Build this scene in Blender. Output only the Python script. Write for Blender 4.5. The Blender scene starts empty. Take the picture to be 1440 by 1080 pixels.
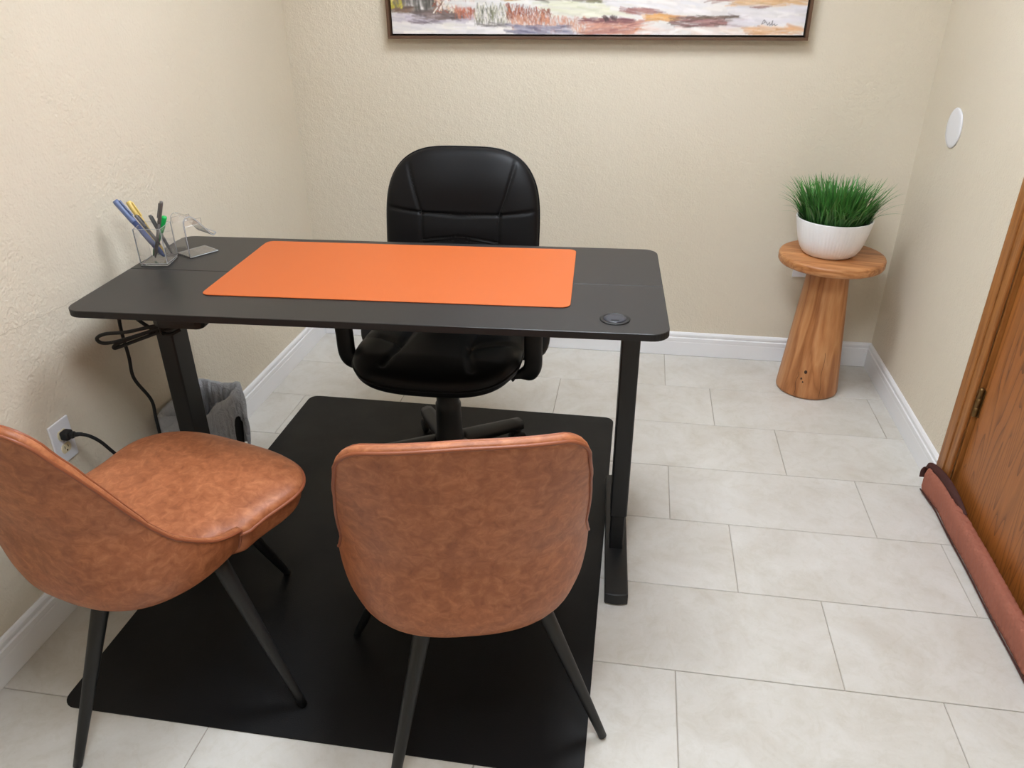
import bpy, bmesh, math, random
import numpy as np
from mathutils import Vector, Matrix
random.seed(7)
rng = np.random.default_rng(11)
S = bpy.context.scene
C = S.collection

# ------------------------------------------------------------------ camera
CAM_H, PITCH, YAW, ROLL, FPX = 1.48596, 0.48771, -0.16207, -0.00663, 1077.09
fw = Vector((math.sin(YAW)*math.cos(PITCH), math.cos(YAW)*math.cos(PITCH), -math.sin(PITCH)))
rt = Vector((math.cos(YAW), -math.sin(YAW), 0)); up = rt.cross(fw)
r2 = math.cos(ROLL)*rt + math.sin(ROLL)*up; u2 = -math.sin(ROLL)*rt + math.cos(ROLL)*up
cd = bpy.data.cameras.new('camera'); cam = bpy.data.objects.new('camera', cd); C.objects.link(cam)
M = Matrix((r2, u2, -fw)).transposed().to_4x4(); M.translation = (0, 0, CAM_H)
cam.matrix_world = M
cd.sensor_width = 36; cd.lens = FPX/1440*36; cd.clip_start = 0.02
S.camera = cam
# ------------------------------------------------------------------ world, light level
w = bpy.data.worlds.new('world'); S.world = w; w.use_nodes = True
w.node_tree.nodes['Background'].inputs[0].default_value = (0.8, 0.85, 1, 1)
w.node_tree.nodes['Background'].inputs[1].default_value = 0.3
S.view_settings.view_transform = 'Standard'; S.view_settings.look = 'None'
S.view_settings.gamma = 1; S.view_settings.use_curve_mapping = False
S.view_settings.exposure = 0.40
LAMP = 18.5          # emission strength of the two ceiling panels

# room (metres): x to the right along the back wall, y away from the camera
XL, XR, YB, YF, ZC = -1.4175, 1.0307, 3.1551, -1.3, 2.44

# ------------------------------------------------------------------ helpers
def srgb(r, g, b):
    f = lambda c: (c/255/12.92 if c/255 <= .04045 else ((c/255+.055)/1.055)**2.4)
    return (f(r), f(g), f(b), 1)

def mat(name, col=None, rough=.5, metal=0, spec=None, trans=0, ior=None, coat=0):
    m = bpy.data.materials.new(name); m.use_nodes = True
    b = m.node_tree.nodes['Principled BSDF']
    if col: b.inputs['Base Color'].default_value = col
    b.inputs['Roughness'].default_value = rough; b.inputs['Metallic'].default_value = metal
    if spec is not None: b.inputs['Specular IOR Level'].default_value = spec
    if trans: b.inputs['Transmission Weight'].default_value = trans
    if ior: b.inputs['IOR'].default_value = ior
    if coat: b.inputs['Coat Weight'].default_value = coat
    m.diffuse_color = col or (.8, .8, .8, 1)
    return m

class NT:
    def __init__(s, m): s.t = m.node_tree; s.b = s.t.nodes['Principled BSDF']
    def n(s, kind, **kw):
        x = s.t.nodes.new(kind)
        for k, v in kw.items():
            if k in x.inputs.keys(): x.inputs[k].default_value = v
            else: setattr(x, k, v)
        return x
    def l(s, a, b): s.t.links.new(a, b)
    def coord(s, world=False, scale=(1, 1, 1)):
        o = s.n('ShaderNodeNewGeometry').outputs['Position'] if world else s.n('ShaderNodeTexCoord').outputs['Object']
        mp = s.n('ShaderNodeMapping'); mp.inputs['Scale'].default_value = scale
        s.l(o, mp.inputs['Vector']); return mp.outputs['Vector']
    def noise(s, vec, scale, detail=4, rough=.55, dist=0):
        x = s.n('ShaderNodeTexNoise', Scale=scale, Detail=detail, Roughness=rough, Distortion=dist)
        s.l(vec, x.inputs['Vector']); return x.outputs['Fac']
    def ramp(s, fac, stops):
        r = s.n('ShaderNodeValToRGB'); e = r.color_ramp.elements
        while len(e) < len(stops): e.new(.5)
        for q, (p, c) in zip(e, stops): q.position = p; q.color = c
        s.l(fac, r.inputs['Fac']); return r.outputs['Color']
    def bump(s, h, strength, dist=.002):
        x = s.n('ShaderNodeBump', Strength=strength, Distance=dist); s.l(h, x.inputs['Height'])
        s.l(x.outputs['Normal'], s.b.inputs['Normal']); return x
    def mix(s, fac, a, b, mode='MIX'):
        x = s.n('ShaderNodeMix', data_type='RGBA', blend_type=mode)
        for i, v in ((0, fac), (6, a), (7, b)):
            if hasattr(v, 'is_linked') or hasattr(v, 'links'): s.l(v, x.inputs[i])
            else: x.inputs[i].default_value = v
        return x.outputs[2]

def link(name, me, m=None, parent=None, smooth=False, loc=None):
    o = bpy.data.objects.new(name, me); C.objects.link(o)
    if m is not None and not me.materials: me.materials.append(m)
    if parent is not None: o.parent = parent
    if loc is not None: o.location = loc
    if smooth: me.polygons.foreach_set('use_smooth', [True]*len(me.polygons))
    return o

def mesh(name, vf, m=None, parent=None, smooth=True, loc=None):
    v, f = vf
    me = bpy.data.meshes.new(name); me.from_pydata([tuple(map(float, q)) for q in v], [], f); me.update()
    bm = bmesh.new(); bm.from_mesh(me); bmesh.ops.recalc_face_normals(bm, faces=bm.faces); bm.to_mesh(me); bm.free()
    return link(name, me, m, parent, smooth, loc)

def frombm(name, bm, m=None, parent=None, smooth=False, loc=None):
    bmesh.ops.recalc_face_normals(bm, faces=bm.faces)
    me = bpy.data.meshes.new(name); bm.to_mesh(me); bm.free()
    return link(name, me, m, parent, smooth, loc)

def bx(bm, c, s, bev=0, rot=None, seg=2):
    g = bmesh.ops.create_cube(bm, size=1); v = g['verts']
    bmesh.ops.scale(bm, vec=s, verts=v)
    if bev:
        es = list({e for q in v for e in q.link_edges})
        r = bmesh.ops.bevel(bm, geom=es, offset=bev, segments=seg, affect='EDGES', profile=.5)
        v = list({q for f in r['faces'] for q in f.verts} | {q for q in v if q.is_valid})
    if rot is not None: bmesh.ops.rotate(bm, cent=(0, 0, 0), matrix=rot, verts=v)
    bmesh.ops.translate(bm, vec=c, verts=v)

def box(name, c, s, m, parent=None, bev=0, rot=None, smooth=False):
    bm = bmesh.new(); bx(bm, c, s, bev, rot); return frombm(name, bm, m, parent, smooth)

def catmull(P, n=8, closed=False):
    P = [Vector(q) for q in P]; out = []; L = len(P)
    rngi = range(L if closed else L-1)
    for i in rngi:
        if closed: a, b, c, d = P[(i-1) % L], P[i], P[(i+1) % L], P[(i+2) % L]
        else: a, b, c, d = P[max(i-1, 0)], P[i], P[i+1], P[min(i+2, L-1)]
        for k in range(n):
            t = k/n
            out.append(.5*((2*b)+(-a+c)*t+(2*a-5*b+4*c-d)*t*t+(-a+3*b-3*c+d)*t**3))
    if not closed: out.append(P[-1])
    return out

def tube(P, r, seg=10, closed=False, caps=True):
    P = [Vector(q) for q in P]; n = len(P); R = r if callable(r) else (lambda t: r)
    T = []
    for i in range(n):
        a = P[(i-1) % n] if (closed or i > 0) else P[i]; b = P[(i+1) % n] if (closed or i < n-1) else P[i]
        T.append((b-a).normalized())
    nrm = T[0].orthogonal().normalized(); V = []; F = []
    for i in range(n):
        nrm = (nrm - T[i]*nrm.dot(T[i])).normalized(); bn = T[i].cross(nrm)
        rr = R(i/(n-1))
        for k in range(seg):
            a = 2*math.pi*k/seg; V.append(P[i]+nrm*math.cos(a)*rr+bn*math.sin(a)*rr)
    for i in range(n if closed else n-1):
        j = (i+1) % n
        for k in range(seg):
            l = (k+1) % seg; F.append((i*seg+k, i*seg+l, j*seg+l, j*seg+k))
    if caps and not closed:
        F.append(tuple(range(seg))); F.append(tuple((n-1)*seg+k for k in range(seg)))
    return V, F

def lathe(prof, seg=32, cx=0, cy=0):
    V = []; F = []
    for (r, z) in prof:
        for k in range(seg):
            a = 2*math.pi*k/seg; V.append((cx+r*math.cos(a), cy+r*math.sin(a), z))
    for i in range(len(prof)-1):
        for k in range(seg):
            l = (k+1) % seg; F.append((i*seg+k, i*seg+l, (i+1)*seg+l, (i+1)*seg+k))
    F.append(tuple(range(seg))); F.append(tuple((len(prof)-1)*seg+k for k in range(seg)))
    return V, F

def rrect(x0, y0, x1, y1, r, n=6):
    rs = r if isinstance(r, (tuple, list)) else (r,)*4
    P = []
    for (cx, cy, a0, q) in ((x1, y1, 0, rs[0]), (x0, y1, 90, rs[1]), (x0, y0, 180, rs[2]), (x1, y0, 270, rs[3])):
        sx = -1 if a0 in (0, 270) else 1; sy = -1 if a0 in (0, 90) else 1
        if q <= 0: P.append((cx, cy)); continue
        for k in range(n+1):
            a = math.radians(a0+90*k/n); P.append((cx+sx*q+q*math.cos(a), cy+sy*q+q*math.sin(a)))
    return P

def prism(out, z0, z1, e=.001):
    n = len(out); cx = sum(p[0] for p in out)/n; cy = sum(p[1] for p in out)/n
    def sh(k):
        R = []
        for i in range(n):
            a = Vector(out[i-1]); b = Vector(out[i]); c = Vector(out[(i+1) % n])
            t = (c-a).normalized(); nn = Vector((t.y, -t.x)); R.append((b.x-nn.x*k, b.y-nn.y*k))
        return R
    L = [(sh(e), z0), (out, z0+e), (out, z1-e), (sh(e), z1)]
    V = [(x, y, z) for o, z in L for x, y in o]; F = []
    for i in range(3):
        for k in range(n):
            l = (k+1) % n; F.append((i*n+k, i*n+l, (i+1)*n+l, (i+1)*n+k))
    F.append(tuple(range(n))[::-1]); F.append(tuple(3*n+k for k in range(n)))
    return V, F

def pillow(B, top, bot, rings=26, segs=120, ex=3.0, grooves=(), dome=None, ex_b=None):
    """cushion: star-shaped outline B(angle)->(x,y); heights top/bot at centre; grooves = (polyline, depth, width)"""
    ex_b = ex_b or ex
    V = []; F = []
    rr = [math.sin((i/rings)*math.pi/2)**.85 for i in range(1, rings+1)]
    def gd(x, y):
        d = 0
        for pl, dep, wd in grooves:
            best = 9
            for (x0, y0), (x1, y1) in zip(pl, pl[1:]):
                L2 = (x1-x0)**2+(y1-y0)**2; t = max(0, min(1, ((x-x0)*(x1-x0)+(y-y0)*(y1-y0))/L2))
                best = min(best, math.hypot(x-x0-t*(x1-x0), y-y0-t*(y1-y0)))
            d += dep*math.exp(-(best/wd)**2)
        return d
    bnd = [B(2*math.pi*k/segs) for k in range(segs)]
    for side in (1, -1):
        base = len(V)
        for r in [0]+rr:
            if side == -1 and r == rr[-1]: break
            for k in range(segs if r else 1):
                x, y = (bnd[k][0]*r, bnd[k][1]*r)
                e = ex if side == 1 else ex_b
                h = max(0, 1-r**e)**(1/e)
                z = (top*h if side == 1 else -bot*h)
                if side == 1:
                    z -= gd(x, y)*min(1, h*1.5)
                    if dome: z += dome(x, y)*min(1, h*1.2)
                V.append((x, y, z))
        if side == 1:
            for k in range(segs): F.append((0, 1+k, 1+(k+1) % segs))
            for i in range(rings-1):
                for k in range(segs):
                    a = 1+i*segs; l = (k+1) % segs
                    F.append((a+k, a+segs+k, a+segs+l, a+l))
            edge = 1+(rings-1)*segs
        else:
            for k in range(segs): F.append((base, base+1+(k+1) % segs, base+1+k))
            for i in range(rings-1):
                for k in range(segs):
                    a = base+1+i*segs; b = (a+segs) if i < rings-2 else edge; l = (k+1) % segs
                    F.append((a+k, a+l, b+l, b+k))
    return V, F

def thing(name, label, cat, loc=(0, 0, 0), rz=0, group=None):
    o = bpy.data.objects.new(name, None); C.objects.link(o); o.location = loc; o.rotation_euler = (0, 0, rz)
    o.empty_display_size = .1
    return tag(o, label, cat, group)
def tag(o, label, cat, group=None):
    o['label'] = label; o['category'] = cat
    if group: o['group'] = group
    return o
def struct(o, label=None):
    o['kind'] = 'structure'
    if label: o['label'] = label
    return o

# ------------------------------------------------------------------ materials
def m_wall():
    m = mat('painted_wall', srgb(219, 205, 180), .75, spec=.25); t = NT(m); v = t.coord(True)
    t.l(t.ramp(t.noise(v, 1.3, 3), [(.3, srgb(220, 209, 189)), (.7, srgb(225, 215, 197))]), t.b.inputs['Base Color'])
    a = t.noise(v, 130, 5, .6); b = t.noise(v, 34, 3, .5)
    mx = t.n('ShaderNodeMath', operation='ADD'); t.l(a, mx.inputs[0]); t.l(b, mx.inputs[1])
    t.bump(mx.outputs[0], .75, .004); return m
MW = m_wall()
M_ceil = mat('white_ceiling', srgb(238, 236, 230), .9)
M_trim = mat('white_trim', srgb(236, 236, 238), .35)
M_grout = mat('grout', srgb(168, 158, 146), .9)
def m_tile():
    m = mat('stone_tile', None, .42, spec=.35); t = NT(m); v = t.coord(True)
    oi = t.n('ShaderNodeObjectInfo')
    ad = t.n('ShaderNodeVectorMath', operation='ADD'); t.l(v, ad.inputs[0])
    ml = t.n('ShaderNodeMath', operation='MULTIPLY'); ml.inputs[1].default_value = 37; t.l(oi.outputs['Random'], ml.inputs[0]); t.l(ml.outputs[0], ad.inputs[1])
    v2 = ad.outputs[0]
    c1 = t.ramp(t.noise(v2, 5.5, 8, .66, .6), [(.30, srgb(199, 193, 183)), (.50, srgb(209, 205, 198)), (.70, srgb(216, 213, 208))])
    veins = t.ramp(t.noise(v2, 16, 10, .75, 1.5), [(.50, (1, 1, 1, 1)), (.60, (.93, .92, .89, 1)), (.68, (1, 1, 1, 1))])
    c = t.mix(.7, c1, veins, 'MULTIPLY')
    fine = t.ramp(t.noise(v2, 160, 3, .6), [(.3, (.95, .95, .94, 1)), (.7, (1.0, 1.0, 1.0, 1))])
    c = t.mix(.6, c, fine, 'MULTIPLY')
    t.l(c, t.b.inputs['Base Color']); t.bump(t.noise(v2, 60, 5, .6), .12, .001); return m
M_tile = m_tile()
def m_oak():
    m = mat('oak_door', None, .42, coat=.08); t = NT(m)
    v = t.coord(True, (1, 5.0, .42)); n = t.noise(v, 1.6, 2, .5, .2)
    sc = t.n('ShaderNodeMath', operation='MULTIPLY'); sc.inputs[1].default_value = 26; t.l(n, sc.inputs[0])
    fr = t.n('ShaderNodeMath', operation='FRACT'); t.l(sc.outputs[0], fr.inputs[0])
    c = t.ramp(fr.outputs[0], [(0, srgb(112, 62, 22)), (.16, srgb(146, 86, 34)), (.6, srgb(166, 101, 45)), (1, srgb(158, 94, 40))])
    v3 = t.coord(True, (1, 170, 5)); f = t.ramp(t.noise(v3, 1.6, 4, .7), [(.36, (.72, .66, .6, 1)), (.52, (1, 1, 1, 1))])
    t.l(t.mix(.55, c, f, 'MULTIPLY'), t.b.inputs['Base Color']); return m
M_oak = m_oak()
def m_case():
    m = mat('oak_casing', None, .42, coat=.05); t = NT(m)
    v = t.coord(True, (60, 60, 3.5)); c = t.ramp(t.noise(v, 1.4, 5, .65, .3), [(.3, srgb(122, 72, 28)), (.55, srgb(160, 102, 48)), (.8, srgb(172, 114, 58))])
    t.l(c, t.b.inputs['Base Color']); return m
M_case = m_case()
def m_acacia(name, stretch):
    m = mat(name, None, .42); t = NT(m)
    v = t.coord(False, stretch); n = t.noise(v, 1.0, 3, .5, .4)
    sc = t.n('ShaderNodeMath', operation='MULTIPLY'); sc.inputs[1].default_value = 9; t.l(n, sc.inputs[0])
    fr = t.n('ShaderNodeMath', operation='PINGPONG'); fr.inputs[1].default_value = 1; t.l(sc.outputs[0], fr.inputs[0])
    c = t.ramp(fr.outputs[0], [(0, srgb(164, 104, 58)), (.35, srgb(186, 124, 74)), (.7, srgb(196, 136, 86)), (1, srgb(204, 148, 98))])
    big = t.ramp(t.noise(t.coord(False, tuple(q*.6 for q in stretch)), 1.2, 2), [(.35, (.74, .66, .58, 1)), (.55, (1, 1, 1, 1)), (.7, (1.08, 1.05, 1, 1))])
    c = t.mix(.8, c, big, 'MULTIPLY')
    fine = t.ramp(t.noise(t.coord(False, tuple(q*9 for q in stretch)), 1.5, 3, .6), [(.35, (.85, .82, .78, 1)), (.6, (1, 1, 1, 1))])
    t.l(t.mix(.5, c, fine, 'MULTIPLY'), t.b.inputs['Base Color']); return m
M_wood_v = m_acacia('acacia_trunk', (13, 13, 1.3))
M_wood_h = m_acacia('acacia_top', (2.0, 26, 26))
M_knot = mat('wood_knot', srgb(62, 38, 22), .6)
def m_leather():
    m = mat('tan_leather', None, .46, spec=.4); t = NT(m); v = t.coord()
    c = t.ramp(t.noise(v, 42, 8, .68, .8), [(.30, srgb(142, 82, 50)), (.5, srgb(166, 100, 64)), (.70, srgb(188, 122, 82))])
    s = t.ramp(t.noise(v, 9, 6, .7, 1.0), [(.40, (.86, .83, .8, 1)), (.52, (1, 1, 1, 1)), (.66, (1.1, 1.1, 1.1, 1))])
    t.l(t.mix(.8, c, s, 'MULTIPLY'), t.b.inputs['Base Color'])
    t.bump(t.noise(v, 260, 4, .6), .12, .001); return m
M_lea = m_leather()
M_pipe = mat('leather_piping', srgb(140, 76, 46), .45)
def m_black(name, col, rough, sc=300, st=.15, spec=.5):
    m = mat(name, col, rough, spec=spec); t = NT(m); t.bump(t.noise(t.coord(), sc, 3, .5), st, .001); return m
M_bl = m_black('black_leather', srgb(9, 9, 11), .48, 220, .1, .22)
M_seam = mat('black_seam', srgb(9, 9, 10), .6)
M_bp = m_black('black_plastic', srgb(15, 15, 15), .5, 300, .1)
M_metal = m_black('black_powder_metal', srgb(17, 17, 18), .45, 500, .08)
M_desk = m_black('charcoal_laminate', srgb(33, 32, 32), .36, 700, .06)
M_edge = mat('black_edge_band', srgb(12, 11, 12), .6)
M_rub = mat('black_rubber', srgb(14, 14, 14), .7)
def m_mat():
    m = mat('black_vinyl', None, .5, spec=.3); t = NT(m); v = t.coord()
    t.l(t.ramp(t.noise(v, 3, 5, .6), [(.3, srgb(7, 7, 8)), (.7, srgb(12, 12, 14))]), t.b.inputs['Base Color'])
    t.l(t.ramp(t.noise(v, 5, 6, .65), [(.3, (.42,)*3+(1,)), (.7, (.56,)*3+(1,))]), t.b.inputs['Roughness'])
    t.bump(t.noise(v, 330, 2, .5), .35, .001); return m
M_mat = m_mat()
M_orange = m_black('orange_leatherette', srgb(190, 95, 44), .5, 420, .1, .35)
M_acr = mat('clear_acrylic', (1, 1, 1, 1), .03, trans=.975, ior=1.4)
M_white = mat('white_plastic', srgb(232, 232, 236), .35)
M_ivory = mat('ivory_plastic', srgb(226, 214, 180), .4)
M_hole = mat('dark_slot', srgb(12, 12, 12), .8)
M_brass = mat('aged_brass', srgb(120, 92, 55), .4, .85)
M_steel = mat('steel', srgb(170, 170, 170), .3, 1)
def m_ceramic():
    m = mat('white_ceramic', srgb(246, 245, 246), .45); t = NT(m); t.bump(t.noise(t.coord(), 60, 3), .05, .001); return m
M_cer = m_ceramic()
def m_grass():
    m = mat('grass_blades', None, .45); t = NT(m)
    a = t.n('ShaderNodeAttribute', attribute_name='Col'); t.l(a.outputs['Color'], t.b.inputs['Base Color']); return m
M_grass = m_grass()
M_soil = mat('dark_moss', srgb(22, 26, 16), .95)
M_snake = m_black('brown_quilt_fabric', srgb(158, 98, 80), .8, 500, .3, .2)
M_snake_d = m_black('dark_brown_ribbon', srgb(70, 38, 34), .6, 400, .2, .3)
M_lin = mat('grey_bag_film', srgb(200, 204, 212), .25, spec=.5)
t = NT(M_lin); t.b.inputs['Transmission Weight'].default_value = 0.15; t.bump(t.noise(t.coord(), 22, 6, .6, 1.5), .9, .012)
M_frame = mat('brown_frame', srgb(92, 66, 48), .45)
M_frame_d = mat('dark_frame_liner', srgb(18, 11, 9), .5)

# ------------------------------------------------------------------ structure
fl = struct(box('floor', ((XL+XR)/2, (YF+YB)/2, -.053), (XR-XL+.2, YB-YF+.2, .1), M_grout))
TW, TL, Y0 = .29717, .6096, 1.3603
off = {0: .567, 1: .3515, 2: .174}
cache = {}
r = math.floor((YF-Y0)/TW)
G = .0022
while Y0+r*TW < YB:
    ya, yb = max(Y0+r*TW, YF)+G/2, min(Y0+(r+1)*TW, YB)-G/2
    k = math.floor((XL-off[r % 3])/TL)
    while off[r % 3]+k*TL < XR:
        xa, xb = max(off[r % 3]+k*TL, XL)+G/2, min(off[r % 3]+(k+1)*TL, XR)-G/2
        k += 1
        if xb-xa < .01 or yb-ya < .01: continue
        key = (round(xb-xa, 4), round(yb-ya, 4))
        if key not in cache:
            bm = bmesh.new(); bx(bm, (0, 0, -.004), (xb-xa, yb-ya, .008))
            bmesh.ops.bevel(bm, geom=[e for e in bm.edges if all(v.co.z > -.001 for v in e.verts)], offset=.0012, segments=1, affect='EDGES')
            bmesh.ops.recalc_face_normals(bm, faces=bm.faces)
            me = bpy.data.meshes.new('tile'); bm.to_mesh(me); bm.free(); me.materials.append(M_tile); cache[key] = me
        link('tile', cache[key], None, fl, loc=((xa+xb)/2, (ya+yb)/2, 0))
    r += 1

T = .1
wl = struct(box('wall_left', (XL-T/2, (YF+YB)/2, ZC/2), (T, YB-YF+2*T, ZC+.1), MW))
crack = []   # hairline crack running along the plaster above the desk end
for k in range(40):
    q = k/39; crack.append((XL+.0001, 1.34+.42*q, .772-.025*q+.0018*math.sin(q*37)+.0012*math.sin(q*91+1)))
mesh('hairline_crack', tube(crack, .00035, 5), mat('crack_filler', srgb(178, 164, 142), .9), wl)
struct(box('wall_back', ((XL+XR)/2, YB+T/2, ZC/2), (XR-XL, T, ZC+.1), MW))
struct(box('wall_front', ((XL+XR)/2, YF-T/2, ZC/2), (XR-XL, T, ZC+.1), MW))
DY0, DY1, DZ = 1.335, 2.168, 2.05        # door opening in the right wall
bm = bmesh.new()
for ya, yb, za, zb in ((DY1, YB+T, -.05, ZC+.05), (YF-T, DY0, -.05, ZC+.05), (DY0, DY1, DZ, ZC+.05)):
    bx(bm, (XR+T/2, (ya+yb)/2, (za+zb)/2), (T, yb-ya, zb-za))
struct(frombm('wall_right', bm, MW))
struct(box('ceiling', ((XL+XR)/2, (YF+YB)/2, ZC+.05), (XR-XL+.2, YB-YF+.2, .1), M_ceil))

def baseboard(name, a, b, nrm):
    """profiled skirting from a to b (floor points on the wall), nrm = into the room"""
    prof = [(0, 0), (.0125, 0), (.0125, .062), (.0115, .066), (.0125, .069), (.0125, .083), (.0085, .086), (.0085, .0895), (.0105, .092), (.010, .100), (.0065, .106), (.0035, .1085), (0, .1085)]
    V = []; F = []; n = len(prof)
    for p in (a, b):
        for d, z in prof: V.append((p[0]+nrm[0]*d, p[1]+nrm[1]*d, z+.0005))
    for k in range(n): F.append((k, (k+1) % n, n+(k+1) % n, n+k))
    F += [tuple(range(n)), tuple(range(n, 2*n))]
    return struct(mesh(name, (V, F), M_trim, smooth=False))
baseboard('baseboard_left', (XL, YF), (XL, YB-.013), (1, 0))
baseboard('baseboard_back', (XL, YB), (XR, YB), (0, -1))
baseboard('baseboard_right', (XR, DY1+.092), (XR, YB-.013), (-1, 0))

# door, jamb and casing
CW = .088
bm = bmesh.new()
for ya, yb, za, zb in ((DY1-.006, DY1+CW, 0, DZ+CW), (DY0-CW, DY0+.006, 0, DZ+CW), (DY0, DY1, DZ-.006, DZ+CW)):
    bx(bm, (XR-.0065, (ya+yb)/2, (za+zb)/2), (.011, yb-ya, zb-za), .003)
    if yb-ya < .3: bx(bm, (XR-.0135, ((ya+yb)/2+(.012 if ya > 2 else -.012)), (za+zb)/2), (.006, (yb-ya)*.5, zb-za), .0028)
tr = struct(frombm('trim_1', bm, M_case), 'oak casing around the door')
bm = bmesh.new()
for ya, yb, za, zb in ((DY1-.014, DY1, 0, DZ), (DY0, DY0+.014, 0, DZ), (DY0, DY1, DZ-.014, DZ)):
    bx(bm, (XR+.05, (ya+yb)/2, (za+zb)/2), (.098, yb-ya, zb-za))
frombm('jamb', bm, M_case, tr)
dr = struct(box('door_1', (XR+.0295, (DY0+DY1)/2, DZ/2), (.035, DY1-DY0-.036, DZ-.034), M_oak, bev=.002), 'oak veneered door with the draft stopper at its foot')
for z in (.375, 1.05, 1.75):
    bm = bmesh.new()
    v, f = lathe([(.0065, z-.045), (.0072, z-.044), (.0072, z-.016), (.006, z-.0155), (.006, z-.0145), (.0072, z-.014), (.0072, z+.014), (.006, z+.0145), (.006, z+.0155), (.0072, z+.016), (.0072, z+.044), (.0065, z+.045), (.004, z+.049)], 14, XR+.004, DY1-.016)
    h = mesh('hinge', (v, f), M_brass, dr)
    box('hinge_leaf', (XR+.0108, DY1-.0225, z), (.0022, .011, .089), M_brass, h)
v, f = lathe([(.032, 0), (.032, .006), (.012, .008), (.012, .03), (.022, .036), (.028, .05), (.024, .064), (.008, .07)], 24)
v = [(XR+.012-z, DY0+.085+x, .96+y) for x, y, z in v]
mesh('door_knob', (v, f), M_brass, dr)

# ceiling panels out of view: overhead light and a second added for evenness
def m_emit(st):
    m = bpy.data.materials.new('light_diffuser'); m.use_nodes = True; b = m.node_tree.nodes['Principled BSDF']
    b.inputs['Base Color'].default_value = (.9, .9, .9, 1)
    b.inputs['Emission Color'].default_value = (.92, 1.0, 1.09, 1); b.inputs['Emission Strength'].default_value = st; return m
M_em = m_emit(LAMP)
def panel(cx, cy, sx, sy, label):
    t = thing('ceiling_light', label, 'ceiling light', (cx, cy, ZC))
    bm = bmesh.new()
    for (x, y, a, b) in ((0, sy/2-.015, sx, .03), (0, -sy/2+.015, sx, .03), (sx/2-.015, 0, .03, sy-.06), (-sx/2+.015, 0, .03, sy-.06)):
        bx(bm, (x, y, -.02), (a, b, .038))
    frombm('frame', bm, M_white, t)
    bm = bmesh.new(); bx(bm, (0, 0, -.016), (sx-.064, sy-.064, .012)); frombm('diffuser', bm, M_em, t)
panel(-.06, .58, .70, .70, 'square white ceiling panel light above the two tan chairs')
panel(-.18, 2.08, .70, .70, 'unseen square ceiling panel added above the black office chair to even the light')

# ------------------------------------------------------------------ chair mat
mo = mesh('chair_mat', prism(rrect(-1.236, 1.036, -.0245, 2.545, .035), .0004, .0034, .0008), M_mat, smooth=False)
tag(mo, 'large black vinyl floor mat under the desk and chairs', 'floor mat')

# ------------------------------------------------------------------ desk
DH = .808
DROT = math.radians(2.6); DC = (-.617, 1.793)
desk = thing('desk', 'black standing desk with a two-piece top and black steel legs', 'desk', (DC[0], DC[1], 0), DROT)
HW, HD = .70, .294
def topboard(y0, y1, rs):
    o = mesh('top_board', prism(rrect(-HW, y0, HW, y1, rs, 8), DH-.0175, DH, .0012), M_desk, desk, smooth=False)
    o.data.materials.append(M_edge)
    for p in o.data.polygons:
        if p.normal.z < .5: p.material_index = 1
    return o
topboard(-HD, -.0006, (0, 0, .04, .04)); topboard(.0006, HD, (.04, .04, 0, 0))
box('seam_strip', (0, 0, DH-.0105), (2*HW-.004, .0012, .015), M_white, desk)
g = mesh('cable_grommet', lathe([(.034, DH-.001), (.034, DH+.0015), (.0325, DH+.0025), (.0275, DH+.0028), (.0268, DH+.0018), (.0255, DH+.0018)], 36, .581, -.218), M_bp, desk)
mesh('grommet_cap', lathe([(.0255, DH+.0005), (.0255, DH+.0026), (.02, DH+.0031), (.004, DH+.0032)], 32, .581, -.218), m_black('grommet_cap', srgb(44, 47, 56), .28, 100, .02), g)
box('grommet_slot', (.581, -.2315, DH+.0028), (.018, .006, .0012), M_hole, g)
for lx in (.628, -.595):
    zf = .004 if lx < 0 else .0012
    ly = -.046
    bm = bmesh.new(); bx(bm, (lx, ly, .465), (.046, .078, .62), .004); leg = frombm('leg', bm, M_metal, desk)
    bm = bmesh.new(); bx(bm, (lx, ly, .10), (.038, .068, .125), .003); frombm('inner_column', bm, M_metal, leg)
    out = []
    for s in (-1, 1):
        for k in range(9):
            q = s*(k/4-1); out.append((lx - q*.031*1, .012+s*(.275+.006*(1-q*q))))
    mesh('foot', prism(out, zf+.003, .04, .003), M_metal, leg, smooth=False)
    for y in (-.24, .26):
        mesh('glide', lathe([(.016, zf), (.018, zf+.002), (.016, zf+.005)], 16, lx, y), M_rub, leg)
    bm = bmesh.new(); bx(bm, (lx, 0, DH-.024), (.05, .50, .012), .002); frombm('side_bracket', bm, M_metal, desk)
for y in (-.075, .04):
    bm = bmesh.new(); bx(bm, (.0165, y-.01, DH-.038), (1.17, .03, .028), .002); frombm('crossbar', bm, M_metal, desk)
bm = bmesh.new(); bx(bm, (-.465, -.185, DH-.0455), (.13, .085, .055), .018); frombm('motor_box', bm, M_bp, desk)
bm = bmesh.new(); bx(bm, (.06, .10, DH-.034), (.26, .09, .03), .004); frombm('control_box', bm, M_bp, desk)

pad = mesh('desk_pad', prism(rrect(-.45, -.215, .45, .215, .022, 7), 0, .0022, .0006), M_orange, smooth=False, loc=(-.5925, 1.8425, DH+.0003))
pad.rotation_euler = (0, 0, math.radians(2.9))
tag(pad, 'bright orange desk pad with rounded corners on the desk', 'desk pad')

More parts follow.
